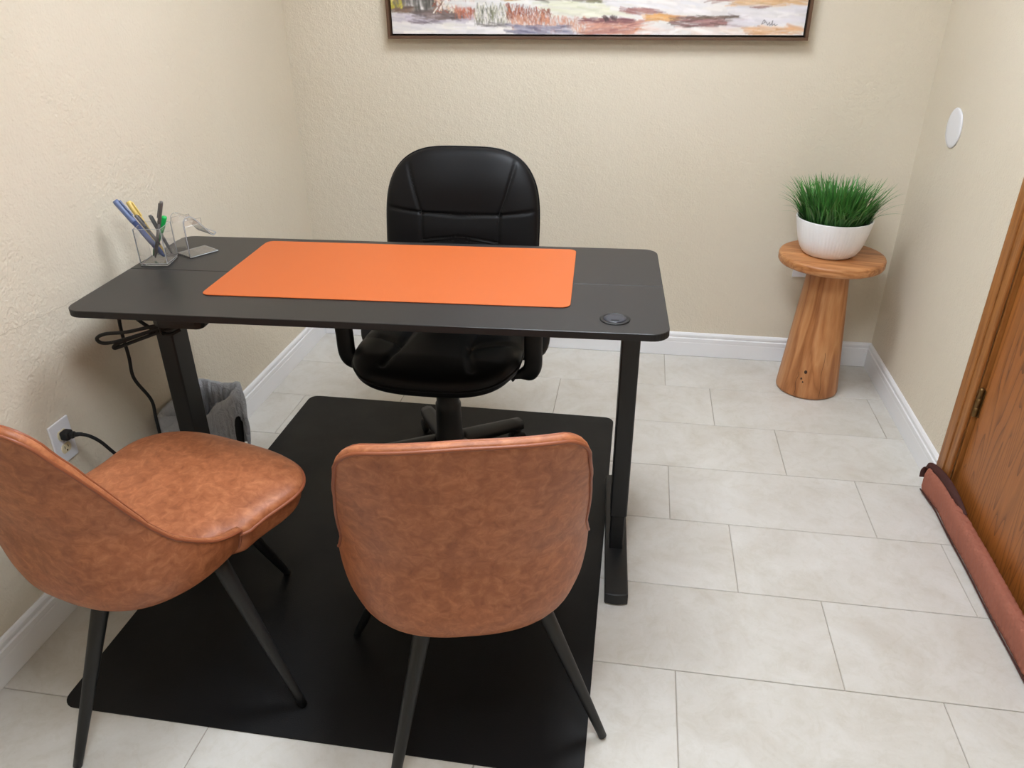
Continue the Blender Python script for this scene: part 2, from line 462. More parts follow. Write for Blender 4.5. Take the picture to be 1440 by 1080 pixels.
# ------------------------------------------------------------------ tan upholstered chairs
def interp(x, P):
    for (a, va), (b, vb) in zip(P, P[1:]):
        if x <= b: 
            t = (x-a)/(b-a) if b > a else 0; t = max(0, min(1, t)); return va+(vb-va)*t
    return P[-1][1]
def smooth_table(P, n=400):
    xs = np.linspace(P[0][0], P[-1][0], n); ys = np.array([interp(x, P) for x in xs])
    k = np.hanning(31); k /= k.sum(); yp = np.pad(ys, 15, mode='reflect', reflect_type='odd')
    ys = np.convolve(yp, k, 'valid'); return lambda x: float(np.interp(x, xs, ys))
f_w = smooth_table([(.30, .101), (.335, .142), (.37, .183), (.41, .228), (.46, .2455), (.50, .251), (.53, .252), (.61, .255), (.75, .2915), (.82, .330), (.87, .370), (.90, .398)])
f_yb = smooth_table([(.30, -.122), (.335, -.167), (.37, -.210), (.41, -.248), (.46, -.259), (.60, -.276), (.75, -.314), (.90, -.352)])
f_zr = smooth_table([(0, .884), (.20, .8785), (.25, .865), (.30, .843), (.345, .810), (.40, .776), (.46, .733), (.54, .666), (.62, .605), (.70, .560), (.80, .526), (.89, .495), (1, .465)], 600)
f_zb = smooth_table([(0, .342), (.4, .369), (.8, .387), (1, .406)])
YFW = .012; EX = 2/2.7
def shellpt(t, z):
    th = abs(t)*math.pi/2
    x = f_w(z)*max(0, math.sin(th))**EX; y = YFW-(YFW-f_yb(z))*max(0, math.cos(th))**EX
    x *= 1-.035*max(0, (abs(t)-.75)/.25)**2
    return Vector((math.copysign(x, t), y, z))
def make_shell(thk=.027, nt=84, nz=34):
    ts = [math.copysign(abs(q)**1.4, q) for q in np.linspace(-1, 1, nt+1)]
    outer = []
    for t in ts:
        a, b = f_zb(abs(t)), f_zr(abs(t)); outer.append([shellpt(t, a+(b-a)*j/nz) for j in range(nz+1)])
    inner = []; sgn = []
    for i in range(nt+1):
        row = []
        for j in range(nz+1):
            du = outer[min(i+1, nt)][j]-outer[max(i-1, 0)][j]; dv = outer[i][min(j+1, nz)]-outer[i][max(j-1, 0)]
            n = du.cross(dv).normalized()
            if i == nt//2 and j == nz//2: sgn.append(1 if n.y > 0 else -1)
            row.append((outer[i][j], n, thk*min(1, .25+1.6*j/nz)*(1-.42*max(0, (j/nz-.8)/.2)**2)))
        inner.append(row)
    inner = [[a+n*(h*sgn[0]) for a, n, h in row] for row in inner]
    # closed loops: for every t, a section outer bottom->top, rounded rim, inner top->bottom
    V = []; F = []; L = None
    for i in range(nt+1):
        o, n = outer[i], inner[i]; upv = (o[-1]-o[-2]).normalized()
        sec = list(o)
        for a in (45, 90, 135):
            q = math.radians(a); c = (o[-1]+n[-1])/2; h = (o[-1]-n[-1])/2
            sec.append(c+h*math.cos(q)+upv*thk*.22*math.sin(q))
        sec += list(reversed(n)); L = len(sec); V += sec
    for i in range(nt):
        for j in range(L):
            k = (j+1) % L; F.append((i*L+j, i*L+k, (i+1)*L+k, (i+1)*L+j))
    F.append(tuple(range(L))); F.append(tuple(nt*L+j for j in range(L)))
    rim = [outer[i][-1] for i in range(nt+1)]
    rimi = [inner[i][-1] for i in range(nt+1)]
    endL = [outer[0][j] for j in range(nz+1)]; endR = [outer[nt][j] for j in range(nz+1)]
    return (V, F), rim, rimi, endL, endR
shell_vf, rim, rimi, endL, endR = make_shell()
def superell(a, b, n):
    def B(th):
        c, s = math.cos(th), math.sin(th); q = (abs(c/a)**n+abs(s/b)**n)**(-1/n); return (q*c, q*s)
    return B
proto = {}
def tan_chair(loc, leg_az, seat_az, label, lo=(0, 0, 0)):
    t = thing('upholstered_chair', label, 'chair', (loc[0], loc[1], .0), 0, 'tan upholstered swivel chairs')
    rz = Matrix.Rotation(seat_az-math.pi/2, 4, 'Z'); rl = leg_az-math.pi/2
    if not proto:
        proto['back'] = mesh('backrest', shell_vf, M_lea, t)
        loop = list(reversed(endL[4:]))[::-1]
        path = [q for q in endL[3:]]+rim[1:-1]+[q for q in reversed(endR[3:])]
        proto['p1'] = mesh('piping', tube(path, .0034, 8), M_pipe, proto['back'])
        proto['p2'] = mesh('piping', tube(rimi[8:-8], .003, 8), M_pipe, proto['back'])
        B0 = superell(.256, .235, 3.3)
        def ss(x, a, b): x = max(0, min(1, (x-a)/(b-a))); return x*x*(3-2*x)
        B = lambda th: (B0(th)[0]*(.84+.112*ss(B0(th)[1], -.072, -.026)+.09*ss(B0(th)[1], .0, .16)-.10*ss(-B0(th)[1], .10, .23)), B0(th)[1]+.006)
        wr = []
        dome = lambda x, y: .004*math.sin(9*x+2)*math.sin(7*y)
        vf = pillow(B, .040, .070, 30, 200, 2.8, dome=dome, ex_b=7)
        vf = ([(x*(1-.07*max(0, -z/.07)), (y+.05)*(1-.05*max(0, -z/.07)), z+.452) for x, y, z in vf[0]], vf[1])
        proto['seat'] = mesh('seat', vf, M_lea, t)
        pp = [(B(2*math.pi*k/120)[0]*1.003, (B(2*math.pi*k/120)[1]*1.003)+.05, .453) for k in range(120)]
        proto['p3'] = mesh('piping', tube(pp, .0042, 8, closed=True), M_pipe, proto['seat'])
        proto['base'] = mesh('swivel_plate', lathe([(.10, .352), (.11, .356), (.11, .376), (.10, .3812)], 32), M_metal, t)
        back, seat, base = proto['back'], proto['seat'], proto['base']
    else:
        def cp(o, par):
            c = o.copy(); C.objects.link(c); c.parent = par; return c
        back = cp(proto['back'], t); cp(proto['p1'], back); cp(proto['p2'], back)
        seat = cp(proto['seat'], t); cp(proto['p3'], seat); base = cp(proto['base'], t)
    for o in (back, seat): o.rotation_euler = (0, 0, seat_az-math.pi/2)
    for sx, sy in ((1, 1), (-1, 1), (-1, -1), (1, -1)):
        if 'leg' not in proto:
            a = Vector((.236, .236, .0045)); b = Vector((.112, .112, .374))
            P = [a.lerp(b, k/14) for k in range(15)]
            P = [Vector((.237, .237, .0036))]+P
            proto['leg'] = mesh('leg', tube(P, lambda q: .008+.0105*min(1, q*1.02)**.8 if q > .02 else .0075, 16), M_metal, t); o = proto['leg']
        else:
            o = proto['leg'].copy(); C.objects.link(o); o.parent = t
        o.location = lo; o.rotation_euler = (0, 0, rl+{(1, 1): 0, (-1, 1): math.pi/2, (-1, -1): math.pi, (1, -1): -math.pi/2}[(sx, sy)])
    return t
tan_chair((-1.002, 1.215), math.radians(28), math.radians(75.8), 'tan leather chair by the left wall, its seat top showing', (.007, .005, 0))
tan_chair((-.308, 1.247), math.radians(117.5), math.radians(104.6), 'tan leather chair in front of the desk, seen from behind its backrest')

# ------------------------------------------------------------------ office chair
oc = thing('office_chair', 'black leather office chair with armrests behind the desk', 'office chair', (-.553, 2.10, .0034), 0)
# base: five arms with castors
for k in range(5):
    a = math.radians(48+72*k); d = Vector((math.cos(a), math.sin(a), 0))
    sec = []; V = []; F = []
    for i in range(9):
        q = i/8; c = d*(.03+.27*q); z = .125-.043*q; hw = .034-.011*q; hh = .020-.004*q; s = Vector((-d.y, d.x, 0))
        for (p_, z_) in ((-1, -1), (1, -1), (1, .3), (.7, .85), (0, 1.1), (-.7, .85), (-1, .3)): V.append(c+s*hw*p_+Vector((0, 0, z+hh*z_)))
    for i in range(8):
        for j in range(7): F.append((i*7+j, i*7+(j+1) % 7, (i+1)*7+(j+1) % 7, (i+1)*7+j))
    F += [tuple(range(7)), tuple(56+j for j in range(7))]
    arm = mesh('base_arm', (V, F), M_bp, oc, smooth=True)
    c = d*.288; s = Vector((-d.y, d.x, 0))
    for e in (-1, 1):
        vf = lathe([(.006, -.008), (.022, -.009), (.026, -.006), (.026, .006), (.022, .009), (.006, .008)], 20)
        vf = ([c+s*(z+e*.014)+d*x+Vector((0, 0, y+.0268)) for x, y, z in vf[0]], vf[1])
        mesh('castor_wheel', vf, M_rub, arm)
    bm = bmesh.new(); bx(bm, (c.x, c.y, .048), (.03, .03, .034), .008); frombm('castor_housing', bm, M_bp, arm)
mesh('gas_column', lathe([(.046, .085), (.048, .10), (.048, .15), (.043, .165), (.041, .25), (.041, .27), (.037, .275), (.036, .335), (.042, .34), (.042, .39)], 28), M_bp, oc)
bm = bmesh.new(); bx(bm, (0, 0, .398), (.16, .24, .04), .01); bx(bm, (-.05, -.03, .365), (.06, .06, .035), .006); frombm('tilt_mechanism', bm, M_metal, oc)
mesh('tilt_lever', tube(catmull([(.05, 0, .40), (.16, -.01, .40), (.24, -.01, .405)], 5), .006, 8), M_bp, oc)
# seat cushion, front towards -y
sB0 = superell(.250, .255, 3.0)
sB = lambda th: (sB0(th)[0]*(1+.05*(-sB0(th)[1])/.255), sB0(th)[1])
gro = [([(-.115, .25), (-.10, .0), (-.105, -.13), (-.13, -.20)], .011, .009), ([(.115, .25), (.10, .0), (.105, -.13), (.13, -.20)], .011, .009),
       ([(-.26, -.02), (-.105, -.09)], .007, .008), ([(.26, -.02), (.105, -.09)], .007, .008), ([(-.10, .06), (0, .075), (.10, .06)], .007, .008)]
vf = pillow(sB, .052, .05, 40, 160, 3.0, gro, dome=lambda x, y: .006*math.cos(x*30)*math.cos(y*8), ex_b=3.2)
vf = ([(x, y-.02, z+.478-.012*((y+.25)/.25 < .2)*0-.02*max(0, (-y-.16)/.1)) for x, y, z in vf[0]], vf[1])
seat = mesh('seat', vf, M_bl, oc)
pp = [(sB(2*math.pi*k/120)[0]*1.001, sB(2*math.pi*k/120)[1]*1.001-.02, .478-.02*max(0, (-sB(2*math.pi*k/120)[1]-.16)/.1)) for k in range(120)]
mesh('seam', tube(pp, .0035, 8, closed=True), M_bl, seat)
# backrest
def bB(th):
    c, s = math.cos(th), math.sin(th)
    a = .252; b = .245 if s >= 0 else .25; n = 4.0 if s >= 0 else 3.4
    q = (abs(c/a)**n+abs(s/b)**n)**(-1/n); x, y = q*c, q*s
    return (x*(1-.14*max(0, y/.245)**2.5), y)
def arc(x0, x1, y, sag, n=8): return [(x0+(x1-x0)*k/n, y+sag*(1-(2*k/n-1)**2)) for k in range(n+1)]
lines = {'sideL': [(-.182, .24), (-.17, .19), (-.145, .10), (-.128, .05), (-.125, -.06), (-.135, -.22)], 'sideR': [(.182, .24), (.17, .19), (.145, .10), (.128, .05), (.125, -.06), (.135, -.22)],
         'cross': [(-.128, .050), (0, .046), (.128, .050)], 'wingL': [(-.25, .064), (-.128, .050)], 'wingR': [(.25, .064), (.128, .050)],
         'lum1': arc(-.125, .125, -.038, .014), 'lum2': arc(-.125, .125, -.050, .014)}
gro = [(lines[k], .0065, .0045) for k in ('sideL', 'sideR', 'cross')]+[(lines[k], .005, .0045) for k in ('wingL', 'wingR')]+[(lines[k], .0035, .003) for k in ('lum1', 'lum2')]
def bdome(x, y):
    return (.010*math.exp(-((y-.14)/.08)**2) + .006*math.exp(-((y-.0)/.04)**2))*math.exp(-(x/.16)**4)
vf = pillow(bB, .055, .045, 70, 260, 3.0, gro, dome=bdome, ex_b=4)
tl = math.radians(11)
def bmap(p):   # local cushion (x, y up, z towards the sitter) -> chair
    x, y, z = p; curve = .35*x*x
    Y, Z = -z-curve, y
    return (x, .315+Y*math.cos(tl)+Z*math.sin(tl)*1.0, .765+Z*math.cos(tl)-Y*math.sin(tl)*-1.0*0)
back = mesh('backrest', ([bmap(p) for p in vf[0]], vf[1]), M_bl, oc)
def bh(x, y):
    q = max(abs(x)/max(1e-6, .25), 0); th = math.atan2(y, x); bx_, by_ = bB(th); R = math.hypot(x, y)/math.hypot(bx_, by_)
    h = max(0, 1-R**3)**(1/3); return .055*h+bdome(x, y)*min(1, h*1.2)
for k, pl in lines.items():
    P = [q for q in catmull([(a, b, 0) for a, b in pl], 5) if math.hypot(q.x, q.y) < .955*math.hypot(*bB(math.atan2(q.y, q.x)))]; P = [bmap((q.x, q.y, bh(q.x, q.y)-(.0062 if 'lum' not in k else .0035))) for q in P]
    mesh('seam', tube(P, .0014, 6), M_seam, back)
pp = [bmap((bB(2*math.pi*k/140)[0]*1.001, bB(2*math.pi*k/140)[1]*1.001, 0)) for k in range(140)]
mesh('edge_piping', tube(pp, .0035, 8, closed=True), M_bl, back)
bm = bmesh.new(); bx(bm, (0, .30, .46), (.09, .018, .30), .006, Matrix.Rotation(-.10, 3, 'X')); bm2 = bm
frombm('back_bracket', bm2, M_metal, oc)
# armrest loops
for s in (-1, 1):
    P = catmull([(s*.215, -.06, .424), (s*.262, -.075, .430), (s*.286, -.085, .462), (s*.288, -.09, .53), (s*.288, -.09, .61), (s*.288, -.06, .668), (s*.288, .04, .685), (s*.288, .14, .675), (s*.288, .175, .62), (s*.288, .15, .52), (s*.28, .10, .436), (s*.22, .085, .425)], 7)
    V = []; F = []; n = len(P)
    for i in range(n):
        a, b = P[max(0, i-1)], P[min(n-1, i+1)]; tg = (b-a).normalized(); sd = Vector((1, 0, 0)); sd = (sd-tg*sd.dot(tg))
        sd = sd.normalized() if sd.length > .3 else Vector((0, 0, 1)); nn = tg.cross(sd).normalized()
        for k in range(12):
            q = 2*math.pi*k/12; V.append(P[i]+sd*math.copysign(abs(math.cos(q))**.6, math.cos(q))*.027+nn*math.copysign(abs(math.sin(q))**.6, math.sin(q))*.0135)
    for i in range(n-1):
        for k in range(12): F.append((i*12+k, i*12+(k+1) % 12, (i+1)*12+(k+1) % 12, (i+1)*12+k))
    F += [tuple(range(12)), tuple((n-1)*12+k for k in range(12))]
    mesh('armrest', (V, F), M_bp, oc)

# ------------------------------------------------------------------ wooden pedestal table with planter
TX, TY = .742, 2.92
tb = thing('pedestal_table', 'round wooden side table on a tapered log pedestal in the corner', 'side table', (TX, TY, 0), math.radians(-12))
prof = [(.112, .001), (.118, .004), (.1185, .012)]+[(.1185-.046*(k/12)**1.0, .012+.516*k/12) for k in range(1, 13)]
ped = mesh('pedestal', lathe(prof, 56), M_wood_v, tb)
for a, z, q in ((-98, .115, .0065), (-104, .085, .004), (-100, .072, .003)):
    A = math.radians(a); rr = .1185-.046*(z-.012)/.516
    vf = lathe([(q, 0), (q*.8, .0016), (q*.3, .0022)], 12); d = Vector((math.cos(A), math.sin(A), .07)).normalized(); s = Vector((-d.y, d.x, 0)).normalized(); u = d.cross(s)
    mesh('knot', ([Vector((math.cos(A)*rr, math.sin(A)*rr, z))-d*.0008+s*x+u*y*1.3+d*z_ for x, y, z_ in vf[0]], vf[1]), M_knot, ped)
for a0, z0, z1 in ((-112, .014, .11), (-66, .014, .20)):
    P = []
    for k in range(14):
        z = z0+(z1-z0)*k/13; A = math.radians(a0+1.4*math.sin(k*.7)); rr = .1187-.046*(z-.012)/.516; P.append((rr*math.cos(A), rr*math.sin(A), z))
    mesh('crack', tube(P, .0006, 5), M_knot, ped)
top = mesh('table_top', lathe([(.172, .5285), (.186, .532), (.1895, .538), (.1895, .558), (.187, .5635), (.18, .566)], 72), M_wood_h, tb)

TZ = .5665
pl = thing('grass_planter', 'artificial green grass in a white ribbed bowl on the round wooden table', 'potted plant', (TX-.015, TY, TZ), 0)
V = []; F = []; NS = 192
pr = [(.074, 0.0), (.086, .002), (.096, .010), (.107, .028), (.116, .052), (.123, .080), (.129, .110), (.1335, .134), (.1335, .137), (.1295, .137), (.127, .130), (.123, .118)]
for i, (r_, z) in enumerate(pr):
    for k in range(NS):
        a = 2*math.pi*k/NS; rib = (.0011*math.cos(a*64+.25*math.sin(z*60)) if 1 < i < 8 else 0)
        V.append(((r_+rib)*math.cos(a), (r_+rib)*math.sin(a), z))
for i in range(len(pr)-1):
    for k in range(NS): F.append((i*NS+k, i*NS+(k+1) % NS, (i+1)*NS+(k+1) % NS, (i+1)*NS+k))
F.append(tuple(range(NS))); mesh('bowl', (V, F), M_cer, pl)
mesh('moss_filling', lathe([(.1225, .112), (.1225, .120), (.08, .126), (.02, .128)], 40), M_soil, pl)
V = []; F = []; cols = []
for b in range(820):
    rr = .118*math.sqrt(random.random()); a = random.uniform(0, 2*math.pi)
    bx0, by0 = rr*math.cos(a), rr*math.sin(a)
    lean = (rr/.118)**2*random.uniform(.3, 1.0)+random.uniform(0, .16)
    az = a+random.gauss(0, .55); L = random.uniform(.10, .165)*(1+.1*lean); wd = random.uniform(.0020, .0042)
    d = Vector((math.cos(az), math.sin(az), 0)); s = Vector((-d.y, d.x, 0)); ph = random.uniform(0, .5)
    p = Vector((bx0, by0, .118)); ang = .08+.25*lean*random.random(); n = 6; base = len(V)
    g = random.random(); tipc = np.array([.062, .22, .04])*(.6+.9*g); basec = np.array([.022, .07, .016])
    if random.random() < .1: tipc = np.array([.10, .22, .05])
    for i in range(n+1):
        q = i/n; ww = wd*(1-q**2.2)+.0002
        sd = (s*math.cos(ph)+d*math.sin(ph)*.6)
        V.append(p-sd*ww); V.append(p+sd*ww)
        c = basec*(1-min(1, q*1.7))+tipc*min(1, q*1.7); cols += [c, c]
        ang += lean*.22*random.uniform(.5, 1.3)
        p = p+(d*math.sin(min(ang, 1.75))+Vector((0, 0, math.cos(min(ang, 1.75)))))*L/n
    for i in range(n): F.append((base+2*i, base+2*i+1, base+2*i+3, base+2*i+2))
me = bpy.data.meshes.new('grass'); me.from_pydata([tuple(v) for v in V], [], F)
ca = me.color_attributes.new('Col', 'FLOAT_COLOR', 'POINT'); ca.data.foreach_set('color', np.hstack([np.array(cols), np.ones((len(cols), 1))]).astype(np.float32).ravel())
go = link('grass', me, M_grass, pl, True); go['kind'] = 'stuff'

# ------------------------------------------------------------------ draft stopper at the door
ns, nr = 900, 72; V = []; F = []
ya, yb = 2.232, 1.352
for i in range(ns+1):
    q = i/ns; y = ya+(yb-ya)*q
    endf = min(1, (q/.012)**.5 if q < .012 else 1, ((1-q)/.012)**.5 if q > .988 else 1); endf = max(endf, .02)
    far = max(0, 1-q/.13)
    cx = 1.0095-.017*far+.001*math.sin(q*17)-.003*q*2; hw = .021-.005*far+.0008*math.sin(q*31); hh = .046+.001*math.sin(q*23+1)
    for k in range(nr):
        a = 2*math.pi*k/nr; c, s = math.cos(a), math.sin(a)
        x = math.copysign(abs(c)**.7, c); z = math.copysign(abs(s)**.7, s)
        arc_ = k/nr*9; u = (y*46)
        dq = min(abs(((u+arc_*1.0) % 1)-.5), abs(((u-arc_*1.0) % 1)-.5)); disp = .0017*min(1, dq*3.2)**.7
        wr = .0012*math.sin(y*160+4*math.sin(a*2))*(1 if math.sin(y*13+1) > .6 else .2)
        V.append((cx+x*(hw-.002+disp)*endf+wr*.4, y, .0485+z*(hh-.002+disp+wr)*endf))
for i in range(ns):
    for k in range(nr): F.append((i*nr+k, i*nr+(k+1) % nr, (i+1)*nr+(k+1) % nr, (i+1)*nr+k))
F += [tuple(range(nr)), tuple(ns*nr+k for k in range(nr))]
sn = thing('draft_stopper', 'quilted brown fabric draft stopper lying along the foot of the door', 'draft stopper', (1.0, 1.8, 0))
def shift(v, o): return [(a-o[0], b-o[1], c-o[2]) for a, b, c in v]
mesh('body', (shift(V, (1.0, 1.8, 0)), F), M_snake, sn)
# strap loop at the far end
def ribbon(P, hw, th, side):
    P = catmull(P, 8); V = []; F = []
    for i, q in enumerate(P):
        t_ = (P[min(i+1, len(P)-1)]-P[max(i-1, 0)]).normalized(); sd = Vector(side); sd = (sd-t_*sd.dot(t_)).normalized(); n_ = t_.cross(sd)
        for a, b in ((-1, -1), (1, -1), (1, 1), (-1, 1)): V.append(q+sd*hw*a+n_*th*b)
    for i in range(len(P)-1):
        for k in range(4): F.append((i*4+k, i*4+(k+1) % 4, (i+1)*4+(k+1) % 4, (i+1)*4+k))
    F += [(0, 1, 2, 3), tuple(len(P)*4-4+k for k in range(4))]
    return V, F
mesh('strap_loop', ribbon([(-.018, .434, .050), (-.017, .437, .080), (-.008, .430, .096), (.002, .385, .104), (.008, .33, .106), (.011, .27, .102), (.011, .22, .095), (.010, .18, .088)], .012, .0012, (.6, .1, .8)), M_snake_d, sn)
mesh('piping', tube([(1.0095-.017*max(0, 1-q/.13)+.001*math.sin(q*17)-.006*q-(.021-.005*max(0, 1-q/.13))*.93-1.0, ya+(yb-ya)*q-1.8, .0105) for q in np.linspace(.01, .99, 80)], .0022, 6), M_snake_d, sn)

# ------------------------------------------------------------------ wall fittings
vf = lathe([(.064, 0), (.064, .003), (.0615, .0048), (.05, .0052)], 56)
d = thing('wall_plate', 'round white blank cover plate on the right wall', 'cover plate', (XR-.0004, 2.845, 1.036))
mesh('plate', ([(-z, x, y) for x, y, z in vf[0]], vf[1]), M_white, d)
def outlet(loc, rz, label, plug=False):
    t = thing('electrical_outlet', label, 'outlet', loc, rz)     # local: x out of the wall, y along it
    bm = bmesh.new(); bx(bm, (.0032, 0, 0), (.0056, .072, .116), .002); frombm('cover_plate', bm, M_white, t)
    for z in (.0195, -.0195):
        o = [(.0168*math.cos(a)*1.0, max(-.0125, min(.0125, .0168*math.sin(a)))) for a in [2*math.pi*k/32 for k in range(32)]]
        vf = prism(o, 0, .0022, .0004)
        s = mesh('socket', ([(.0058+c, a, b+z) for a, b, c in vf[0]], vf[1]), M_ivory, t, False)
        for y, hh in ((-.006, .008), (.006, .0065)): box('slot', (.0082, y, z+.003), (.0006, .0018, hh), M_hole, s)
        mesh('ground_hole', ([(.008+c_, a, b+z-.007) for a, b, c_ in lathe([(.0024, 0), (.0022, .0006)], 10)[0]], lathe([(.0024, 0), (.0022, .0006)], 10)[1]), M_hole, s)
    vf = lathe([(.003, 0), (.0028, .001), (.0012, .0014)], 12); mesh('screw', ([(.006+c, a, b) for a, b, c in vf[0]], vf[1]), M_steel, t)
    return t
outlet((XL+.0004, 1.470, .438), 0, 'white wall outlet with a black plug beside the left chair')
outlet((.697, YB-.0004, .445), -math.pi/2, 'white wall outlet behind the round wooden table')

# power cord from the outlet to the desk
pc = thing('power_cord', 'black power cord plugged into the left wall outlet, rising to the desk', 'power cord', (XL, 1.47, .458))
o0 = Vector((XL, 1.47, .458))
P = [(XL+.05, 1.476, .459), (XL+.068, 1.486, .450), (XL+.085, 1.500, .425), (XL+.100, 1.515, .385), (XL+.118, 1.545, .32), (XL+.14, 1.60, .235), (XL+.13, 1.65, .21), (XL+.115, 1.688, .27), (XL+.117, 1.69, .39), (XL+.119, 1.687, .45), (XL+.105, 1.66, .53), (XL+.113, 1.652, .60), (XL+.115, 1.648, .69), (XL+.122, 1.655, .745), (XL+.14, 1.68, .77), (XL+.19, 1.70, .776)]
mesh('cable', tube([q-o0 for q in catmull(P, 10)], .0046, 10), M_rub, pc)
bm = bmesh.new(); bx(bm, (.020, 0, 0), (.023, .026, .024), .005); bx(bm, (.0345, .002, 0), (.014, .017, .016), .004)
plg = frombm('plug', bm, M_rub, pc)
mesh('strain_relief', tube([(.038, .003, 0), (.05, .006, .001), (.058, .010, .0)], lambda t: .0068-.0024*t, 10), M_rub, plg)
# bundled cable hanging under the desk
cb = thing('cable_bundle', 'bundled black cable looped under the left end of the desk', 'cable', (-1.2, 1.6, .70))
o1 = Vector((-1.2, 1.6, .70))
loopA = catmull([(-1.10, 1.62, .722), (-1.17, 1.61, .716), (-1.25, 1.60, .698), (-1.31, 1.597, .690), (-1.338, 1.597, .676), (-1.33, 1.60, .662), (-1.29, 1.60, .668), (-1.22, 1.605, .690), (-1.15, 1.612, .714), (-1.10, 1.618, .72)], 7)
loopB = catmull([(-1.10, 1.628, .716), (-1.18, 1.62, .700), (-1.26, 1.613, .672), (-1.303, 1.612, .652), (-1.308, 1.612, .643), (-1.29, 1.615, .648), (-1.22, 1.618, .676), (-1.15, 1.622, .702), (-1.10, 1.63, .712)], 7)
loopC = catmull([(-1.265, 1.62, .786), (-1.255, 1.62, .765), (-1.23, 1.617, .733), (-1.19, 1.615, .705), (-1.15, 1.618, .69), (-1.12, 1.63, .70)], 7)
for lp in (loopA, loopB, loopC): mesh('cable_loop', tube([q-o1 for q in lp], .0046, 10), M_rub, cb)
mesh('cable_tie', tube([Vector((-1.16, 1.616, .708))-o1+Vector((0, .012*math.cos(a), .018*math.sin(a))) for a in [2*math.pi*k/16 for k in range(16)]], .0022, 6, closed=True), M_bp, cb)

# ------------------------------------------------------------------ waste bin with liner
bn = thing('waste_bin', 'small waste bin lined with a grey plastic bag beside the desk leg', 'waste bin', (-1.316, 1.935, 0), math.radians(-2))
def ring(hx, hy, rr, n=10): return rrect(-hx, -hy, hx, hy, rr, n)
def loft(rings, close_bottom=True):
    V = []; F = []; n = len(rings[0][0])
    for o, z in rings:
        for i, (x, y) in enumerate(o): V.append((x, y, z if not callable(z) else z(i, x, y)))
    for i in range(len(rings)-1):
        for k in range(n): F.append((i*n+k, i*n+(k+1) % n, (i+1)*n+(k+1) % n, (i+1)*n+k))
    if close_bottom: F.append(tuple(range(n)))
    return V, F
body = loft([(ring(.058, .095, .02), .0008), (ring(.060, .097, .02), .004), (ring(.077, .119, .022), .295), (ring(.080, .122, .022), .297), (ring(.080, .122, .022), .302), (ring(.075, .117, .02), .302), (ring(.057, .093, .018), .008)])
n_ = len(ring(.06, .09, .02)); body[1].append(tuple(6*n_+k for k in range(n_)))
mesh('bin_body', body, M_bp, bn, smooth=False)
def dense(hx, hy, rr, m=220):
    o = ring(hx, hy, rr, 10); P = [Vector(p) for p in o]+[Vector(o[0])]; d = [0]
    for a, b in zip(P, P[1:]): d.append(d[-1]+(b-a).length)
    out = []
    for k in range(m):
        s = d[-1]*k/m; j = max(i for i in range(len(d)) if d[i] <= s+1e-9); j = min(j, len(P)-2); t = (s-d[j])/(d[j+1]-d[j]); q = P[j].lerp(P[j+1], t); out.append((q.x, q.y))
    return out
V = []; F = []; m_ = 220
levels = []
for j in range(9): levels.append(('in', j/8))       # inside, low to high
for j in range(12): levels.append(('out', j/11))    # over the rim and down outside
wn = rng.normal(size=(6,))
for kind, q in levels:
    if kind == 'in': o = dense(.060+.013*q, .096+.019*q, .02); zz = .10+.205*q
    else: o = dense(.0815+.004*math.sin(q*3)-.006*q, .1235+.004*math.sin(q*3)-.006*q, .024)
    for k, (x, y) in enumerate(o):
        a = 2*math.pi*k/m_
        wr = .0035*math.sin(a*9+wn[0]*3+4*q)+.0025*math.sin(a*23+wn[1]*5-6*q)+.0015*math.sin(a*41+9*q)
        l = math.hypot(x, y); nx, ny = x/l, y/l
        if kind == 'in':
            am = (1.6 if q < .9 else .6); inw = .008 if q < .98 else 0
            V.append((x-nx*(inw+abs(wr)*am), y-ny*(inw+abs(wr)*am), zz+.008*q+.006*math.sin(a*5+1)*(q)+.3*wr))
        else:
            zt = .315+.005*math.sin(a*5+1)+.3*wr
            zb = .075+.012*math.sin(a*4)
            if x > .06: # opening over the side of the bin
                e = abs((y-.055)/.030)
                if e < 1: zb = max(zb, .15+.075*math.sqrt(1-e*e))
            V.append((x+nx*abs(wr)*.8*min(1, q*4), y+ny*abs(wr)*.8*min(1, q*4), zt+(zb-zt)*q))
nl = len(levels)
for i in range(nl-1):
    for k in range(m_): F.append((i*m_+k, i*m_+(k+1) % m_, (i+1)*m_+(k+1) % m_, (i+1)*m_+k))
F.append(tuple(range(m_)))
mesh('liner_bag', (V, F), M_lin, bn)

# ------------------------------------------------------------------ desk-top things
ZD = DH+.0004
cup = thing('pen_cup', 'clear square acrylic pen cup on the left end of the desk', 'pen holder', (-1.268, 1.822, ZD), math.radians(10))
h = .0365
bm = bmesh.new(); bx(bm, (0, 0, .003), (2*h, 2*h, .006), .0008)
for x, y, a, b in ((0, h-.0012, 2*h, .0024), (0, -h+.0012, 2*h, .0024), (h-.0012, 0, .0024, 2*h-.005), (-h+.0012, 0, .0024, 2*h-.005)):
    bx(bm, (x, y, .0535), (a, b, .0945), .0006)
frombm('cup_walls', bm, M_acr, cup)
M_glint = mat('acrylic_edge_glint', srgb(232, 236, 240), .15, trans=.35, ior=1.45)  # whitish strips stand in for light caught along the clear acrylic edges
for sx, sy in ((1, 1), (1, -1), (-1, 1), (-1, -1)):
    box('edge_glint', (sx*(h-.0009), sy*(h-.0009), .053), (.0016, .0016, .0942), M_glint, cup)
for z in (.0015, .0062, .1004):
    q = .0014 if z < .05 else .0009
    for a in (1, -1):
        box('edge_glint', (0, a*(h-.0009), z), (2*h-.004, q, q), M_glint, cup); box('edge_glint', (a*(h-.0009), 0, z), (q, 2*h-.004, q), M_glint, cup)
